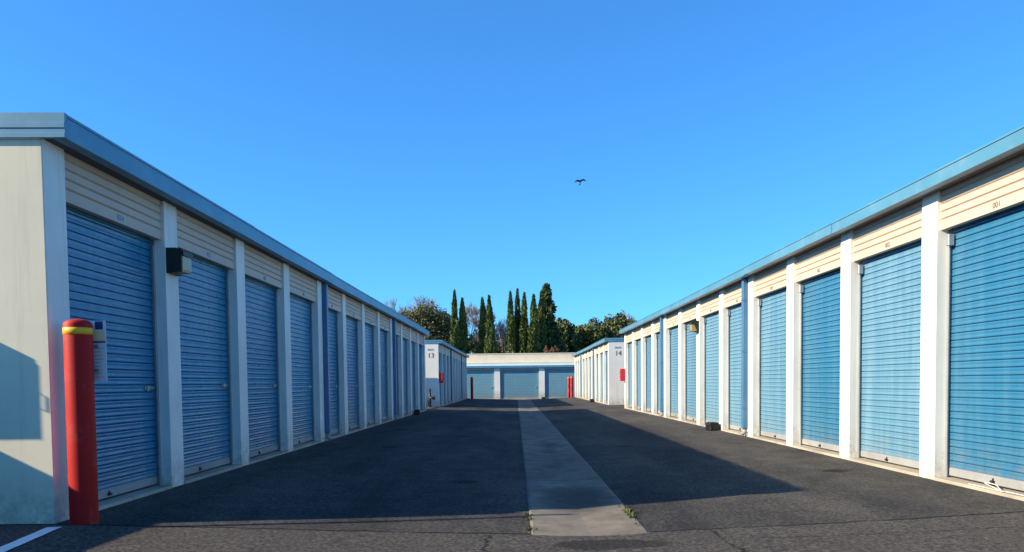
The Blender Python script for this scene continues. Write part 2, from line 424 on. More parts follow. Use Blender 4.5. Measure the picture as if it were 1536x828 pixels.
def storage_building(name_loc, rz, nb, width, label, group, spouts=(), numbers=None, fresh=(), numcol='number',
                     pitch=P, pw=PW, rec=REC, door_default='door_faded', detail=True, ovg=OG, flip=False, far=False, latch_hi=True, wallmat='stucco', dr=0.0):
    ZF0, ZF1 = 2.80, 2.94 + dr
    root = empty('storage_building', name_loc, rz, label=label, category='building', group=group)
    L = nb * pitch + pw
    # mass of the building behind the doors: two end walls, back wall, inner block
    mesh_obj('wall', boxesm('wall', [(0, L, rec + .06, width, -.35, ZW), (0, .01, .0015, rec + .06, -.35, ZW), (L - .01, L, .0015, rec + .06, -.35, ZW)]), wallmat, root)
    for i in range(nb + 1):
        k = ('pil', round(pw, 3), rec)
        pm = cached(k, lambda: boxm('pilaster', 0, pw, 0, rec + .06, -.35, ZW))
        if i in (0, nb): pm = cached(('pilend', i, nb), lambda: boxm('pilaster', .0101 if i == 0 else 0, pw if i == 0 else pw - .0101, 0, rec + .06, -.35, ZW))
        mesh_obj('pilaster', pm, 'pilaster', root, (i * pitch, 0, 0))
    cw = pitch - pw
    for i in range(nb):
        u = i * pitch + pw
        hk = ('head', round(cw, 3))
        def mk():
            pr = [(.03, ZL), (.03, ZL + .085)]
            z = ZL + .085
            while z < ZW - .02:
                pr += [(.047, z + .003), (.047, z + .013), (.030, z + .025), (.030, min(z + .075, ZW))]
                z += .075
            pr += [(.095, ZW), (.095, ZL)]
            return prism('header_panel', pr, 0, cw)
        h = mesh_obj('header_panel', cached(hk, mk), 'header', root, (u, 0, 0))
        if numbers and numbers[i]:
            mesh_obj('unit_number', text_mesh(numbers[i], .072), numcol, h, (cw * .53, .0285, ZL + .045))
        fr = i in fresh
        dm = 'door_new' if fr else door_default
        dme = cached(('door', round(cw, 3), dm, rec), lambda: prism('door', corr_profile(.125, ZL + .03, .0685, .017, rec), .012, cw - .012))
        d = mesh_obj('door', dme, dm, root, (u, 0, 0))
        def mkbar():
            pr = [(rec - .012, .045), (rec - .020, .052), (rec - .020, .118), (rec - .008, .128), (rec + .012, .128), (rec + .012, .045)]
            return prism('bottom_bar', pr, .014, cw - .014)
        mesh_obj('bottom_bar', cached(('bar', round(cw, 3), rec), mkbar), 'bar', d)
        if detail:
            gm = cached(('guide', rec), lambda: boxesm('guide_rail', [(0, .011, rec - .05, rec + .03, .03, ZL), (.011, .034, rec - .05, rec - .042, .03, ZL - .06)]))
            mesh_obj('guide_rail', gm, 'galv', d, (.0005, 0, 0))
            g2 = cached(('guide2', rec), lambda: boxesm('guide_rail', [(-.011, 0, rec - .05, rec + .03, .03, ZL), (-.034, -.011, rec - .05, rec - .042, .03, ZL - .06)]))
            mesh_obj('guide_rail', g2, 'galv', d, (cw - .0005, 0, 0))
            lm = not latch_hi or cached(('latch', rec), lambda: boxesm('latch', [(-.02, .09, rec - .026, rec - .0175, -.02, .02), (.03, .14, rec - .036, rec - .026, -.009, .009), (.0, .02, rec - .04, rec - .026, -.03, .02)], bev=.002))
            if latch_hi: mesh_obj('latch', lm, 'galv', d, (cw - .20, 0, 1.0 + random.uniform(-.03, .03)))
            hm = cached(('tab', rec), lambda: boxesm('pull_tab', [(-.022, .022, rec - .04, rec - .021, -.010, .010), (-.006, .006, rec - .03, rec - .021, .0, .03)]))
            mesh_obj('pull_tab', hm, 'dark', d, (cw * (.42 + .1 * random.random()), 0, .075))
            bm_ = cached(('brk', rec), lambda: boxm('top_bracket', 0, .05, rec - .09, rec - .03, ZL - .16, ZL - .05, bev=.006))
            mesh_obj('top_bracket', bm_, 'galv', d, (.036, 0, 0))
        smesh = cached(('sill', round(cw, 3), rec), lambda: boxm('sill', 0, cw, -.012, rec + .06, -.35, .028, bev=.006))
        mesh_obj('sill', smesh, 'concrete', root, (u, 0, 0))
    # roof: sheet, eaves fascia in lengths, gable fascia, trim under the gable
    e0, e1 = -ovg, L + ovg
    rw = width + .25
    sl = .012
    bm = bmesh.new()
    prof = [(-OV + .10, 2.865), (rw / 2, 2.865 + sl * rw / 2), (rw, 2.865), (rw, 2.835), (rw / 2, 2.835 + sl * rw / 2), (-OV + .10, 2.835)]
    roof = mesh_obj('roof', prism('roof', prof, e0 + .041, e1 - .041), 'roof', root)
    cuts = sorted([e0] + [s * pitch + pw + .06 for s in spouts] + [q * pitch + pw * .5 for q in range(2, nb, 4) if q not in spouts] + [e1])
    for k in range(len(cuts) - 1):
        dz = (.0, -.002, -.009, -.006)[k % 4]
        dy = (.0, .004, .006, .002)[k % 4]
        pr = [(-OV + dy, ZF0 + dz), (-OV + dy, ZF1 - .022 + dz), (-OV - .008 + dy, ZF1 - .018 + dz), (-OV - .008 + dy, ZF1 + dz), (-OV + .020 + dy, ZF1 + dz), (-OV + .020 + dy, 2.868), (-OV + .098, 2.868), (-OV + .098, ZF0 + dz)]
        mesh_obj('eaves_fascia', prism('eaves_fascia', pr, cuts[k] + (.0405 if k == 0 else .002), cuts[k + 1] - (.0405 if k == len(cuts) - 2 else .002)), 'fascia', roof)
    so = mesh_obj('soffit', boxm('soffit', e0 + .06, e1 - .06, -OV + .099, rw - .3, 2.805, 2.832), 'soffit', roof)
    for e, s in ((e0, 1), (e1, -1)):
        # ribbed gable fascia, rising gently to the ridge
        bm = bmesh.new()
        zr = [0, .028, .034, .062, .068, .100, .106, ZF1 - ZF0]; inn = [0, 0, .006, .006, 0, 0, .006, .006]
        for yy0, yy1, za, zb in ((-OV - .009, rw / 2, 0, sl * rw / 2), (rw / 2, rw, sl * rw / 2, 0)):
            pa = [[bm.verts.new((e + s * q, yy, ZF0 - .002 + z * 1.03 + zz)) for z, q in zip(zr, inn)] + [bm.verts.new((e + s * .04, yy, ZF0 - .002 + z * 1.03 + zz)) for z in (zr[-1], 0)] for yy, zz in ((yy0, za), (yy1, zb))]
            n = len(pa[0])
            for q in range(n): bm.faces.new((pa[0][q], pa[0][(q + 1) % n], pa[1][(q + 1) % n], pa[1][q]))
            bm.faces.new(pa[0]); bm.faces.new(pa[1][::-1])
        mesh_obj('gable_fascia', done(bm, 'gable_fascia'), 'fascia', roof)
        x0 = -.02 if s > 0 else L 
        mesh_obj('trim', boxm('trim', x0, x0 + .02, -.004, width, 2.795, 2.82, bev=.003), 'trim', root)
    for sp in spouts:
        x = sp * pitch + pw + .012
        if flip: x = sp * pitch - .012 - .10
        bm = bmesh.new()
        bx(bm, x, x + .10, -.085, .02, .14, 2.79, bev=.008)
        ds = mesh_obj('downspout', done(bm, 'downspout'), 'downspout', root)
        bm = bmesh.new(); tube(bm, [(x + .05, -.03, .17), (x + .05, -.04, .08), (x + .05, -.10, .03)], .04, 10)
        mesh_obj('spout_foot', done(bm, 'spout_foot'), 'bar', ds)
        for z in (.5, 1.5, 2.4):
            mesh_obj('strap', boxm('strap', x - .006, x + .106, -.089, .015, z, z + .025), 'downspout', ds)
    return root, L

NB, NB2 = 12, 10
L1 = NB * P + PW; L2 = NB2 * P + PW; YB = 33.0
GRP = 'rows of drive-up storage units'
numsL = ['%03d' % (24 - i) for i in range(NB)]
numsR = ['%03d' % (i + 1) for i in range(NB)][::-1]
bA, _ = storage_building((-WL, YS, 0), R(90), NB, 9.2, 'long shaded storage building with deep blue doors starting at unit 024', GRP, (4, 8), numsL, (), 'number_blue', door_default='door_shaded', dr=.032)
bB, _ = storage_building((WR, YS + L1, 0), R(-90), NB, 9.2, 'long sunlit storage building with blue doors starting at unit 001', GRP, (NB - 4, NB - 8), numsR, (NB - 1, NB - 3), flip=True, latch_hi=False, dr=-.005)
bC, _ = storage_building((-WL, YB, -.02), R(90), NB2, 9.2, 'storage building with number 13 on its half shaded end wall', GRP, (3, 7), door_default='door_shaded', wallmat='pilaster')
bD, _ = storage_building((WR, YB + L2, -.02), R(-90), NB2, 9.2, 'storage building with number 14 on its pale end wall', GRP, (NB2 - 3, NB2 - 7), flip=True, latch_hi=False, wallmat='pilaster')

# building numbers painted on the two end walls that face the drive
for root, s, big, xo in ((bC, 1, '13', -WL - .33), (bD, -1, '14', WR + .42)):
    inv = (Matrix.Translation(root.location) @ Matrix.Rotation(root.rotation_euler.z, 4, 'Z')).inverted()
    for st, size, z in ((big, .30, 2.24), ('BLDG', .11, 2.50)):
        m_ = mesh_obj('building_number', text_mesh(st, size), 'number', root)
        m_.location = inv @ Vector((xo, YB - .006, z)); m_.rotation_euler.z = -root.rotation_euler.z

# ---------------------------------------------------------------- closing building across the far end
YBACK, ZB = 60.0, -.30
def back_building():
    root = empty('storage_building', (0, YBACK, ZB), 0, label='storage building with wide grey-blue doors and cream parapet closing the far end of the drive', category='building')
    p0 = [at_y(746, 596, YBACK).x, at_y(813, 596, YBACK).x]; pt = p0[1] - p0[0]; pw = .46
    pos = [p0[0] + pt * k for k in range(-4, 6)]
    rec = .11
    mesh_obj('wall', boxm('wall', pos[0] - .23, pos[-1] + .23, rec + .06, 9, -.4, 2.95), 'stucco', root)
    for x in pos: mesh_obj('pilaster', cached('bpil', lambda: boxm('pilaster', -.23, .23, 0, rec + .06, -.4, 2.50)), 'pilaster', root, (x, 0, 0))
    cw = pt - pw
    for x in pos[:-1]:
        u = x + .23
        mesh_obj('header_panel', cached('bhead', lambda: prism('header_panel', [(.03, 2.36), (.03, 2.44), (.05, 2.45), (.05, 2.50), (.03, 2.51), (.03, 2.70), (.085, 2.70), (.085, 2.36)], 0, cw)), 'header', root, (u, 0, 0))
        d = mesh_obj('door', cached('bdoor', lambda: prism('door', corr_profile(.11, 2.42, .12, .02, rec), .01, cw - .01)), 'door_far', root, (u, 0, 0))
        mesh_obj('bottom_bar', cached('bbar', lambda: boxm('bottom_bar', .01, cw - .01, rec - .02, rec + .01, .02, .109)), 'bar', d)
        mesh_obj('latch', cached('blatch', lambda: boxesm('latch', [(0, .2, rec - .03, rec - .021, .9, .98), (.05, .1, rec - .05, rec - .03, .86, 1.0)])), 'galv', d, (cw - .3, 0, 0))
        mesh_obj('sill', cached('bsill', lambda: boxm('sill', 0, cw, -.01, rec + .06, -.4, .01)), 'concrete', root, (u, 0, 0))
    x0, x1 = pos[0] - .4, pos[-1] + .4
    rf = mesh_obj('roof', prism('roof', [(-.10, 2.60), (-.10, 2.64), (.45, 2.98), (.45, 2.90), (-.05, 2.56)], x0, x1), 'trim', root)
    mesh_obj('eaves_fascia', boxm('eaves_fascia', x0, x1, -.16, -.101, 2.50, 2.68, bev=.01), 'fascia', rf)
    mesh_obj('soffit', boxm('soffit', x0 + .01, x1 - .01, -.098, -.002, 2.53, 2.545), 'soffit', rf)
    mesh_obj('parapet', boxm('parapet', x0, x1, .6, .8, 2.951, 3.62), 'cream_wall', root)
    mesh_obj('parapet_cap', boxm('parapet_cap', x0 - .02, x1 + .02, .57, .83, 3.62, 3.68, bev=.01), 'cream_wall', root)
    return root
back_building()

# ---------------------------------------------------------------- bollards
BP = lathe('sleeve', [(0.096, -.1), (0.096, 1.472), (.092, 1.486), (.078, 1.499), (.052, 1.509), (.02, 1.514), (0, 1.515)])
BT = lathe('band', [(.0965, 1.400), (.0985, 1.401), (.0985, 1.448), (.0965, 1.449)])
def bollard(loc, label, tilt=(0, 0)):
    r = empty('bollard', loc, 0, label=label, category='bollard', group='red safety bollards')
    r.rotation_euler = (tilt[0], tilt[1], random.random())
    mesh_obj('sleeve', BP, 'red', r); mesh_obj('band', BT, 'yellow', r)
    return r
b0 = at_z(121, 786, -.005)
bollard((b0.x, b0.y + .05, -.01), 'red bollard with yellow band and notice plate at the corner before door 024')
bl = at_y(708, 595, 52.0); bollard((bl.x, 52.0, ground_z(bl.x, 52.0)), 'red bollard standing in shade at the end of the number 13 row')
br = at_y(858, 595, 53.0); bollard((br.x, 53.0, ground_z(br.x, 53)), 'sunlit red bollard against the end pilaster of the number 14 row')
br = at_y(853.5, 595, 53.8); bollard((br.x, 53.8, ground_z(br.x, 53.8)), 'sunlit red bollard in front of the closing building door')

# notice plate on a thin post behind the near bollard
ns = empty('notice_sign', (b0.x + .062, b0.y + .155, 0), 0, label='narrow notice plate strapped to the back of the red bollard before door 024', category='sign')
for z in (1.12, 1.30): mesh_obj('bracket', boxm('bracket', -.09, .03, -.012, -.0005, z, z + .02), 'galv', ns)
pl = mesh_obj('plate', boxm('plate', -.085, .085, 0, .005, 1.045, 1.50, bev=.001), 'plate', ns)
mesh_obj('emblem', boxm('emblem', .008, .066, -.003, -.0005, 1.435, 1.495), 'navy', pl)
mesh_obj('heading_panel', boxm('heading_panel', -.083, .083, -.003, -.0005, 1.35, 1.425), 'cream', pl)
mesh_obj('rule_line', boxm('rule_line', -.083, .083, -.003, -.0005, 1.335, 1.346), 'navy', pl)
for k in range(9):
    mesh_obj('print_line', boxm('print_line', -.07, .07 - .03 * random.random(), -.002, -.0005, 1.075 + k * .027, 1.081 + k * .027), 'cabinet', pl)

# ---------------------------------------------------------------- wall lamps
def wall_lamp(loc, rz, label):
    r = empty('wall_lamp', loc, rz, label=label, category='lamp', group='wall lamps on the pilasters'); r.scale = (.86, .9, .88)
    # backplate and hood in housing, prismatic lens wrapped round the front; front faces -y
    prof = [(0, -.02), (0, .26), (-.10, .26), (-.135, .20), (-.06, .04), (-.06, -.02)]
    mesh_obj('housing', prism('housing', prof, -.13, .13), 'bronze', r)
    lp = [(-.0605, .0), (-.0605, .035), (-.136, .196), (-.175, .17), (-.175, .02), (-.16, .0)]
    mesh_obj('lens', prism('lens', lp, -.115, .115), 'lens', r)
    mesh_obj('hood', prism('hood', [(-.1005, .262), (-.19, .225), (-.19, .175), (-.182, .175), (-.182, .2), (-.137, .201)], -.129, .129), 'bronze', r)
    mesh_obj('end_cap', boxm('end_cap', -.1335, -.1305, -.17, -.002, -.01, .25), 'bronze', r)
    return r
wall_lamp((-WL, YS + P + .13, 2.13), R(90), 'dark wall lamp with a yellowish lens on the shaded pilaster after unit 024')
wall_lamp((WR, YS + 6 * P + .14, 2.11), R(-90), 'dark wall lamp with pale lens on a sunlit pilaster of the unit 001 row')

# ---------------------------------------------------------------- red extinguisher cabinets
def ext_box(loc, rz, label):
    r = empty('extinguisher_cabinet', loc, rz, label=label, category='cabinet', group='red extinguisher cabinets')
    mesh_obj('case', boxm('case', -.11, .11, -.17, -.0, 0, .46, bev=.006), 'redbox', r)
    d = mesh_obj('door', boxm('door', -.095, .095, -.182, -.171, .015, .445, bev=.003), 'redbox', r)
    mesh_obj('pane', boxm('pane', -.05, .05, -.185, -.1825, .12, .38), 'dark', d)
    mesh_obj('handle', boxm('handle', .07, .082, -.195, -.1825, .2, .27), 'galv', d)
ext_box((WR - .001, YS + L1 - .14, 1.02), R(-90), 'red extinguisher cabinet on the last sunlit pilaster before the number 14 building')
ext_box((-WL + .001, YB + .14, 1.02), R(90), 'red extinguisher cabinet on the shaded corner pilaster below number 13')

# ---------------------------------------------------------------- bait stations on the ground
def bait(loc, rz, label):
    r = empty('bait_box', loc, rz, label=label, category='box', group='black bait boxes along the walls')
    bm = bmesh.new(); bx(bm, -.15, .15, -.10, .10, 0, .11, bev=.018)
    mesh_obj('base', done(bm, 'base'), 'black', r)
    prof = [(-.102, .1), (-.085, .155), (-.05, .17), (.05, .17), (.085, .155), (.102, .1)]
    ld = mesh_obj('lid', prism('lid', prof, -.145, .145), 'black', r)
    for s in (-1, 1):
        mesh_obj('entry_hole', boxm('entry_hole', s * .151 - .002, s * .151 + .002, -.03, .03, .02, .08), 'dark', r)
    mesh_obj('key_slot', boxm('key_slot', -.015, .015, -.01, .01, .1705, .174), 'galv', ld)
for px, Y, X, rz, lab in ((0, YS + 5 * P + .25, WR - .14, R(-86), 'black bait box on sunlit asphalt at a pilaster of the unit 001 row'),
                          (0, YS + 10.2 * P, -WL + .14, R(92), 'black bait box in shade near the end of the unit 024 row'),
                          (0, YB + 3.2 * P, WR - .14, R(-88), 'black bait box at the foot of the number 14 building')):
    bait((X, Y, ground_z(X, Y) - .002), rz, lab)
q = at_y(815, 592, YBACK - .15); bait((q.x, YBACK - .16, ground_z(q.x, YBACK - .16)), R(3), 'black bait box at the pilaster of the closing building')

# ---------------------------------------------------------------- standpipe by the number 13 wall
sp0 = at_y(645, 607, YB - .35)
st = empty('standpipe', (sp0.x, YB - .35, ground_z(sp0.x, YB - .35)), 0, label='dark standpipe with a side valve before the number 13 end wall', category='standpipe')
bm = bmesh.new(); tube(bm, [(0, 0, -.05), (0, 0, .78)], .05, 10); mesh_obj('riser', done(bm, 'riser', True), 'dark', st)
bm = bmesh.new(); tube(bm, [(0, 0, .40), (.10, -.02, .40), (.20, -.03, .39)], .06, 10); va = mesh_obj('valve_arm', done(bm, 'valve_arm', True), 'dark', st)
bm = bmesh.new(); tube(bm, [(.17, -.03, .40), (.23, -.03, .40)], .085, 14); mesh_obj('hand_wheel', done(bm, 'hand_wheel'), 'dark', va)
mesh_obj('foot_flange', lathe('foot_flange', [(.0, .03), (.11, .03), (.12, .015), (.12, -.02), (0, -.02)], 14), 'dark', st)
bm = bmesh.new(); tube(bm, [(-.08, .02, 0), (-.08, .02, .32), (0, 0, .36)], .02, 8); mesh_obj('side_pipe', done(bm, 'side_pipe', True), 'dark', st)
mesh_obj('cap', lathe('cap', [(0, .81), (.035, .805), (.04, .78), (.035, .76), (0, .76)], 12), 'dark', st)

# ---------------------------------------------------------------- white cord on the sill of unit 001
pts = []
for k, (px, py) in enumerate(((1434, 726), (1438, 735), (1452, 738), (1468, 733), (1482, 738), (1496, 734), (1503, 727), (1509, 731), (1500, 736), (1507, 739), (1522, 742), (1540, 748))):
    d = ray(px, py); zt = .036
    v = Vector((0, 0, 1)) + d * ((zt - 1) / d.z)
    v.x = min(max(v.x, WR - .0), WR + .10) if k < 8 else WR + .02; v.z = .037 + (.02 if k in (6, 7) else 0); pts.append(v)
sm_pts = []
for k in range(len(pts) - 1):
    p0, p1, p2, p3 = pts[max(k - 1, 0)], pts[k], pts[k + 1], pts[min(k + 2, len(pts) - 1)]
    for t in (0, .2, .4, .6, .8):
        sm_pts.append(.5 * ((2 * p1) + (-p0 + p2) * t + (2 * p0 - 5 * p1 + 4 * p2 - p3) * t * t + (-p0 + 3 * p1 - 3 * p2 + p3) * t ** 3))
bm = bmesh.new(); tube(bm, sm_pts, .004, 6)
mesh_obj('white_cord', done(bm, 'white_cord', True), 'rope', label='thin white cord lying crumpled on the sill of unit 001', category='cord')

# ---------------------------------------------------------------- things that stand just left of the view and throw the shadows on the end wall
pro = .30
c_top = at_y(55, 540, YS) - SUNV * (pro / SUNV.y); c_bot = at_y(55, 660, YS) - SUNV * (pro / SUNV.y); ch = c_top.z - c_bot.z
cb = empty('meter_cabinet', (c_top.x, YS, c_bot.z), 0, label='grey meter cabinet on the end wall beside the red bollard', category='cabinet')
mesh_obj('case', boxm('case', -.8, 0, -pro, -.001, 0, ch, bev=.004), 'cabinet', cb)
dd = mesh_obj('door', boxm('door', -.78, -.02, -pro - .012, -pro - .001, .02, ch - .02, bev=.003), 'cabinet', cb)
hz = at_y(60, 605, YS).z - SUNV.z * (.32 / SUNV.y) - c_bot.z
bm = bmesh.new(); tube(bm, [(-.03, -.3125, hz - .055), (-.03, -.327, hz - .055), (-.03, -.327, hz + .055), (-.03, -.3125, hz + .055)], .005, 8); mesh_obj('handle', done(bm, 'handle'), 'galv', dd)
wp = at_y(12, 682, YS); bh = 1.25; wx = wp.x - (bh - wp.z) * (SUNV.x / -SUNV.z)
bwall = empty('block_wall', (wx, 2.0, 0), 0, label='low tan block wall running out from the end wall', category='wall')
mesh_obj('core', boxm('core', -.2, -.02, -2.0, YS - 2.002, -.3, bh - .07), 'block', bwall)
mesh_obj('cap', boxm('cap', -.22, 0, -2.02, YS - 2.003, bh - .069, bh, bev=.004), 'block', bwall)
pp = empty('shadow_post', (-4.6, 4.86, 0), 0, label='unseen slim galvanised post added to cast a thin shadow line', category='post')  # unseen post put in to throw the thin shadow line across the drive
bm = bmesh.new(); tube(bm, [(0, 0, -.1), (0, 0, 2.42)], .028, 12); mesh_obj('tube', done(bm, 'tube', True), 'galv', pp)
mesh_obj('cap', lathe('cap', [(0, 2.45), (.03, 2.44), (.032, 2.41), (0, 2.41)], 12), 'dark', pp)
sw = empty('shade_wall', (-8, YB - .7, 0), 0, label='unseen tan block wall added in the gap to shade the end wall beyond', category='wall')  # added out of sight to shade the lower part of the next end wall
mesh_obj('core', boxm('core', -3.5, 2.35, -.1, .1, -.3, 2.28), 'block', sw)
mesh_obj('cap', boxm('cap', -3.52, 2.37, -.12, .12, 2.281, 2.34, bev=.01), 'block', sw)

# ---------------------------------------------------------------- weeds in the joint beside the channel
rng = np.random.default_rng(5)
V, F = [], []
for (px, py, n, spread, h) in ((794, 778, 30, .16, .05), (795, 796, 26, .10, .05), (942, 772, 40, .12, .07), (948, 779, 36, .10, .06), (955, 789, 20, .1, .04), (937, 762, 14, .1, .04)):
    c = at_z(px, py, -.11)
    for k in range(n):
        x = c.x + rng.normal(0, .018); y = c.y + rng.normal(0, spread * .5); z = ground_z(x, y)
        a = rng.uniform(0, 6.28); ln = .7 * h * rng.uniform(.4, 1.2); lean = rng.uniform(.2, 1.0)
        dx, dy = math.cos(a), math.sin(a); wd = .006
        i0 = len(V)
        V += [(x - dy * wd, y + dx * wd, z), (x + dy * wd, y - dx * wd, z), (x + dx * ln * lean * .5 + dy * wd, y + dy * ln * lean * .5 - dx * wd, z + ln * .7), (x + dx * ln * lean, y + dy * ln * lean, z + ln)]
        F += [(i0, i0 + 1, i0 + 2), (i0, i0 + 2, i0 + 3)]
me = bpy.data.meshes.new('weeds'); me.from_pydata(V, [], F)
mesh_obj('weeds', me, 'weed', label='small green weeds growing in the joint beside the concrete channel', category='weeds', kind='stuff')

# ---------------------------------------------------------------- bird
bp = at_y(871, 272, 55)
bird = empty('bird', bp, 0, label='dark bird gliding with arched wings in the clear sky', category='bird')
bird.rotation_euler = (R(-32), R(-8), R(14)); bird.scale = (.95,) * 3
bm = bmesh.new()
tube(bm, [(0, -.20, .0), (0, -.16, .01), (0, -.06, .0), (0, .06, 0), (0, .17, .01), (0, .27, .015)], [.008, .035, .06, .055, .03, .012], 10)
body = mesh_obj('body', done(bm, 'body', True), 'bird', bird)
for s in (-1, 1):
    bm = bmesh.new(); rows = []
    for t, z, ch, sw_ in ((0, .02, .18, 0), (.12, .10, .20, .01), (.24, .145, .19, .02), (.36, .125, .15, .05), (.46, .06, .07, .09), (.50, .02, .02, .12)):
        zz = z + (.05 if s > 0 else -.01) * t * 2
        rows.append([bm.verts.new((s * t, -ch * .4 + sw_, zz)), bm.verts.new((s * t, 0 + sw_, zz + .02)), bm.verts.new((s * t, ch * .6 + sw_, zz)), bm.verts.new((s * t, 0 + sw_, zz - .012))])
    for a, b in zip(rows, rows[1:]):
        for k in range(4): bm.faces.new((a[k], a[(k + 1) % 4], b[(k + 1) % 4], b[k]))
    bm.faces.new(rows[0]); bm.faces.new(rows[-1][::-1])
    mesh_obj('wing', done(bm, 'wing', True), 'bird', bird)
bm = bmesh.new()
a = [bm.verts.new(v) for v in ((-.02, .24, .012), (.02, .24, .012), (.07, .40, .005), (-.07, .40, .005))]; b = [bm.verts.new(v.co + Vector((0, 0, .012))) for v in a]
for k in range(4): bm.faces.new((a[k], a[(k + 1) % 4], b[(k + 1) % 4], b[k]))
bm.faces.new(a); bm.faces.new(b[::-1]); mesh_obj('tail', done(bm, 'tail'), 'bird', bird)

# ---------------------------------------------------------------- trees
def leaf_mesh(name, pts, size, up=.0, seed=0, elong=1.6, outv=None):
    r = np.random.default_rng(seed); n = len(pts)
    d = r.normal(size=(n, 3)); d[:, 2] += up
    if outv is not None: d += outv
    d /= np.linalg.norm(d, axis=1)[:, None]
    e = np.cross(d, r.normal(size=(n, 3))); e /= np.linalg.norm(e, axis=1)[:, None]
    s = (size * r.uniform(.6, 1.4, n))[:, None]
    a = pts - d * s * elong * .5; b = pts + e * s * .5; c = pts + d * s * elong * .5; g = pts - e * s * .5
    V = np.stack([a, b, c, g], 1).reshape(-1, 3)
    me = bpy.data.meshes.new(name); me.vertices.add(len(V)); me.vertices.foreach_set('co', V.ravel())
    me.loops.add(4 * n); me.loops.foreach_set('vertex_index', np.arange(4 * n))
    me.polygons.add(n); me.polygons.foreach_set('loop_start', np.arange(0, 4 * n, 4)); me.polygons.foreach_set('loop_total', np.full(n, 4))
    me.update(calc_edges=True); return me
def trunk_mesh(h, r0, limbs, seed, lf=1.0):
    r = random.Random(seed); bm = bmesh.new()
    tube(bm, [(0, 0, -.3), (.05, 0, h * .3), (-.05, .04, h * .65), (0, 0, h)], [r0, r0 * .8, r0 * .5, r0 * .12], 8)
    for k in range(limbs):
        z = h * r.uniform(.25, .8); a = r.uniform(0, 6.28); ln = h * r.uniform(.15, .35) * lf
        tube(bm, [(0, 0, z), (math.cos(a) * ln * .5, math.sin(a) * ln * .5, z + ln * .3), (math.cos(a) * ln, math.sin(a) * ln, z + ln * .8)], [r0 * .4, r0 * .25, r0 * .06], 6)
    return done(bm, 'trunk', True)
def cypress(px, ptop, Y, wpx, seed, label):
    r = np.random.default_rng(seed); sc_ = FPX / Y
    c = at_y(px, 572, Y); top = at_y(px, ptop, Y).z; rad = wpx / sc_ / 2 * r.uniform(.88, 1.12); n = 8000
    root = empty('cypress_tree', (c.x, Y, -.3), 0, label=label, category='tree', group='tall cypresses behind the closing building')
    H = top + .3
    t = r.beta(1.1, 1.25, n); 
    prof = np.where(t < .12, .55 + 3.7 * t, np.power(np.clip(1 - (t - .12) / .88, 0, 1), .62))
    a = r.uniform(0, 2 * np.pi, n)
    lump = 1 + .13 * np.sin(3 * a + 9 * t + seed) + .12 * np.sin(5 * a - 17 * t + 2 * seed) + .10 * np.sin(2 * a + 31 * t)
    rr = rad * prof * lump * np.power(r.uniform(.25, 1, n), .4)
    # slender leaning sprigs break the outline
    rr *= np.where(r.uniform(size=n) > .95, 1.18, 1)
    pts = np.c_[rr * np.cos(a) + .08 * rad * np.sin(5 * t + seed), rr * np.sin(a), .5 + t * (H - .5)]
    out = np.c_[np.cos(a), np.sin(a), np.zeros(n)] * .5
    mesh_obj('crown', leaf_mesh('crown', pts, .12, 1.8, seed, 2.4, out), 'cypress', root)
    mesh_obj('trunk', trunk_mesh(H * .9, .12, 5, seed, .1), 'bark', root)
def clump_tree(name, px, ptop, Y, wpx, mat, seed, label, cat='tree', group=None, n=9000, size=.2, nclump=45, hfrac=.25, twig=False, squash=1.0):
    r = np.random.default_rng(seed); sc_ = FPX / Y
    c = at_y(px, 572, Y); H = at_y(px, ptop, Y).z + .3; rad = wpx / sc_ / 2 * 1.18
    root = empty(name, (c.x, Y, -.3), 0, label=label, category=cat, group=group)
    cz = H * (hfrac + (1 - hfrac) / 2); hz = H * (1 - hfrac) / 2
    cen = r.normal(size=(nclump, 3)); cen /= np.linalg.norm(cen, axis=1)[:, None]; cen *= np.power(r.uniform(.15, 1, nclump), .45)[:, None] * .80
    cs = r.uniform(.16, .34, nclump)
    idx = r.choice(nclump, n, p=cs ** 2 / (cs ** 2).sum())
    d = r.normal(size=(n, 3)); d /= np.linalg.norm(d, axis=1)[:, None]; d *= np.power(r.uniform(.1, 1, n), .5)[:, None] * cs[idx][:, None]
    p = (cen[idx] + d) * np.array([rad, rad, hz]) + np.array([0, 0, cz])
    p[:, 2] = np.maximum(p[:, 2], .1)
    mesh_obj('crown', leaf_mesh('crown', p, size, .2, seed, 1.5), mat, root)
    mesh_obj('trunk', trunk_mesh(H * .8, .16 + .01 * H, 9, seed), 'bark', root)
def conifer(px, ptop, Y, wpx, seed, label):
    r = np.random.default_rng(seed); sc_ = FPX / Y
    c = at_y(px, 572, Y); H = at_y(px, ptop, Y).z + .3; rad = wpx / sc_ / 2
    root = empty('conifer_tree', (c.x, Y, -.3), 0, label=label, category='tree')
    P_ = []
    for k in range(210):
        t = r.uniform(.08, .98); z = H * t; ln = rad * (1 - t) ** 1.05 * r.uniform(.5, 1.12) + .18; a = r.uniform(0, 6.28)
        m = int(90 * ln / rad) + 30
        q = np.sqrt(r.uniform(0, 1, m)); spread = .10 * ln + .07
        P_.append(np.c_[np.cos(a) * ln * q + r.normal(0, spread, m) * .8, np.sin(a) * ln * q + r.normal(0, spread, m) * .8, z + q * ln * .15 + r.normal(0, .16, m)])
    p = np.concatenate(P_)
    mesh_obj('crown', leaf_mesh('crown', p, .2, .3, seed, 1.8), 'conifer', root)
    mesh_obj('trunk', trunk_mesh(H * .96, .2, 12, seed, .3), 'bark', root)
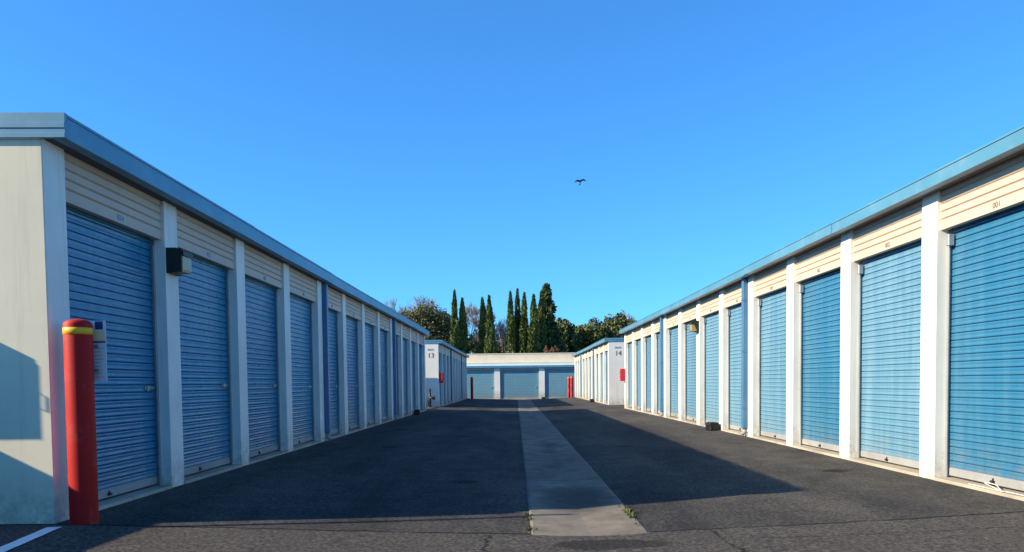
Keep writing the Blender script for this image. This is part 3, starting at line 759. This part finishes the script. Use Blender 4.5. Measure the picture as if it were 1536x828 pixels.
def bare_tree(px, ptop, Y, wpx, seed, label):
    r = random.Random(seed); sc_ = FPX / Y
    c = at_y(px, 572, Y); H = at_y(px, ptop, Y).z + .3; rad = wpx / sc_ / 2
    root = empty('bare_tree', (c.x, Y, -.3), 0, label=label, category='tree', group='leafless trees beyond the roof')
    segs = []
    def grow(p, d, ln, rd, lv):
        q = p + d * ln; segs.append((p, q, rd, rd * .65, lv))
        if lv >= 7: return
        for k in range(3 if lv < 5 else 4):
            v = Vector((r.gauss(0, 1), r.gauss(0, 1), r.gauss(0, .7)))
            nd = (d * 1.15 + v.normalized() * .8 + Vector((0, 0, .12))).normalized()
            grow(p.lerp(q, r.uniform(.55, 1)), nd, ln * r.uniform(.58, .82), rd * .58, lv + 1)
    grow(Vector((0, 0, 0)), Vector((0, 0, 1)), 1.0, .055, 0)
    P_ = [q for _, q, *_ in segs]; mz = max(p.z for p in P_); mr = sorted(max(abs(p.x), abs(p.y)) for p in P_)[int(len(P_) * .97)]
    sx, sz = rad / mr * 1.3, H / mz
    bt, btw = bmesh.new(), bmesh.new()
    for a, b, r0, r1, lv in segs:
        A = Vector((a.x * sx, a.y * sx, a.z * sz)); B = Vector((b.x * sx, b.y * sx, b.z * sz))
        if (B - A).length < 1e-4: continue
        tube(bt if lv < 3 else btw, [A, B], [max(.014, r0 * sz * .55), max(.012, r1 * sz * .55)], 3 if lv >= 3 else 6, False)
    mesh_obj('trunk', done(bt, 'trunk', True), 'bark', root); mesh_obj('crown', done(btw, 'crown'), 'twig', root)

CY = [(683, 435, 76, 21, 'tallest cypress of the pair beside the autumn coloured tree'), (694.5, 447, 76.5, 21, 'shorter cypress of the pair beside the autumn coloured tree'),
      (725.5, 446, 77, 20, 'slightly shorter cypress of the middle pair between leafless trees'), (736, 443, 76, 20, 'slightly taller cypress of the middle pair between leafless trees'),
      (767.5, 437, 76, 18, 'outer cypress of the close trio nearest the middle pair'), (777.5, 433, 77, 18, 'tallest cypress in the centre of the close trio'),
      (787, 439, 76, 19, 'cypress of the close trio on the conifer side'), (801, 442, 75, 22, 'dark cypress standing alone beside the broad conifer')]
for k, (px, pt, Y, wp, lab) in enumerate(CY): cypress(px, pt, Y, wp, k + 3, lab)
cypress(813, 436, 76, 20, 21, 'dark cypress growing against the broad conifer')
conifer(821, 426, 78, 84, 5, 'broad dark conifer with ragged top beside the cypresses')
BT_ = 'bushy trees beyond the far roofs'
clump_tree('broadleaf_tree', 645, 445, 86, 92, 'olive', 11, 'large olive and rust coloured tree above the number 13 row', group=BT_, n=20000, size=.15, nclump=90)
clump_tree('broadleaf_tree', 610, 460, 88, 74, 'olive', 12, 'lower olive tree rising over the shaded roof edge', group=BT_, n=6000, size=.22)
clump_tree('broadleaf_tree', 668, 478, 90, 50, 'olive', 13, 'small olive tree just behind the tallest cypress pair', group=BT_, n=5000, size=.22)
clump_tree('broadleaf_tree', 848, 474, 84, 44, 'broad', 14, 'rounded green tree next to the broad conifer', group=BT_, n=7000, size=.2)
clump_tree('broadleaf_tree', 890, 476, 86, 66, 'broad', 15, 'wide green tree above the number 14 roof', group=BT_, n=9000, size=.22, nclump=55)
clump_tree('broadleaf_tree', 927, 463, 90, 62, 'broad', 16, 'tallest green tree above the number 14 roof end', group=BT_, n=12000, size=.22, nclump=60)
clump_tree('broadleaf_tree', 868, 486, 96, 50, 'conifer', 17, 'dark tree filling the gap between the green trees', group=BT_, n=6000, size=.24)
clump_tree('broadleaf_tree', 752, 490, 96, 44, 'olive', 18, 'thin olive tree in the gap before the cypress trio', group=BT_, n=2600, size=.2)
clump_tree('broadleaf_tree', 712, 490, 97, 46, 'olive', 19, 'thin olive tree in the gap between the cypress pairs', group=BT_, n=2600, size=.2)
clump_tree('russet_shrub', 831, 507, 73, 30, 'russet', 20, 'russet brown shrub showing over the roof below the conifer', cat='shrub', n=3500, size=.16, hfrac=.1)
bare_tree(604, 447, 92, 74, 31, 'leafless grey tree above the shaded roof end')
bare_tree(626, 440, 94, 78, 36, 'leafless grey tree behind the olive and rust tree')
bare_tree(709, 452, 90, 56, 32, 'leafless brown tree between the two cypress pairs')
bare_tree(752, 470, 92, 50, 33, 'leafless grey tree beside the cypress trio')
bare_tree(945, 466, 94, 44, 34, 'leafless tree behind the tallest green tree')
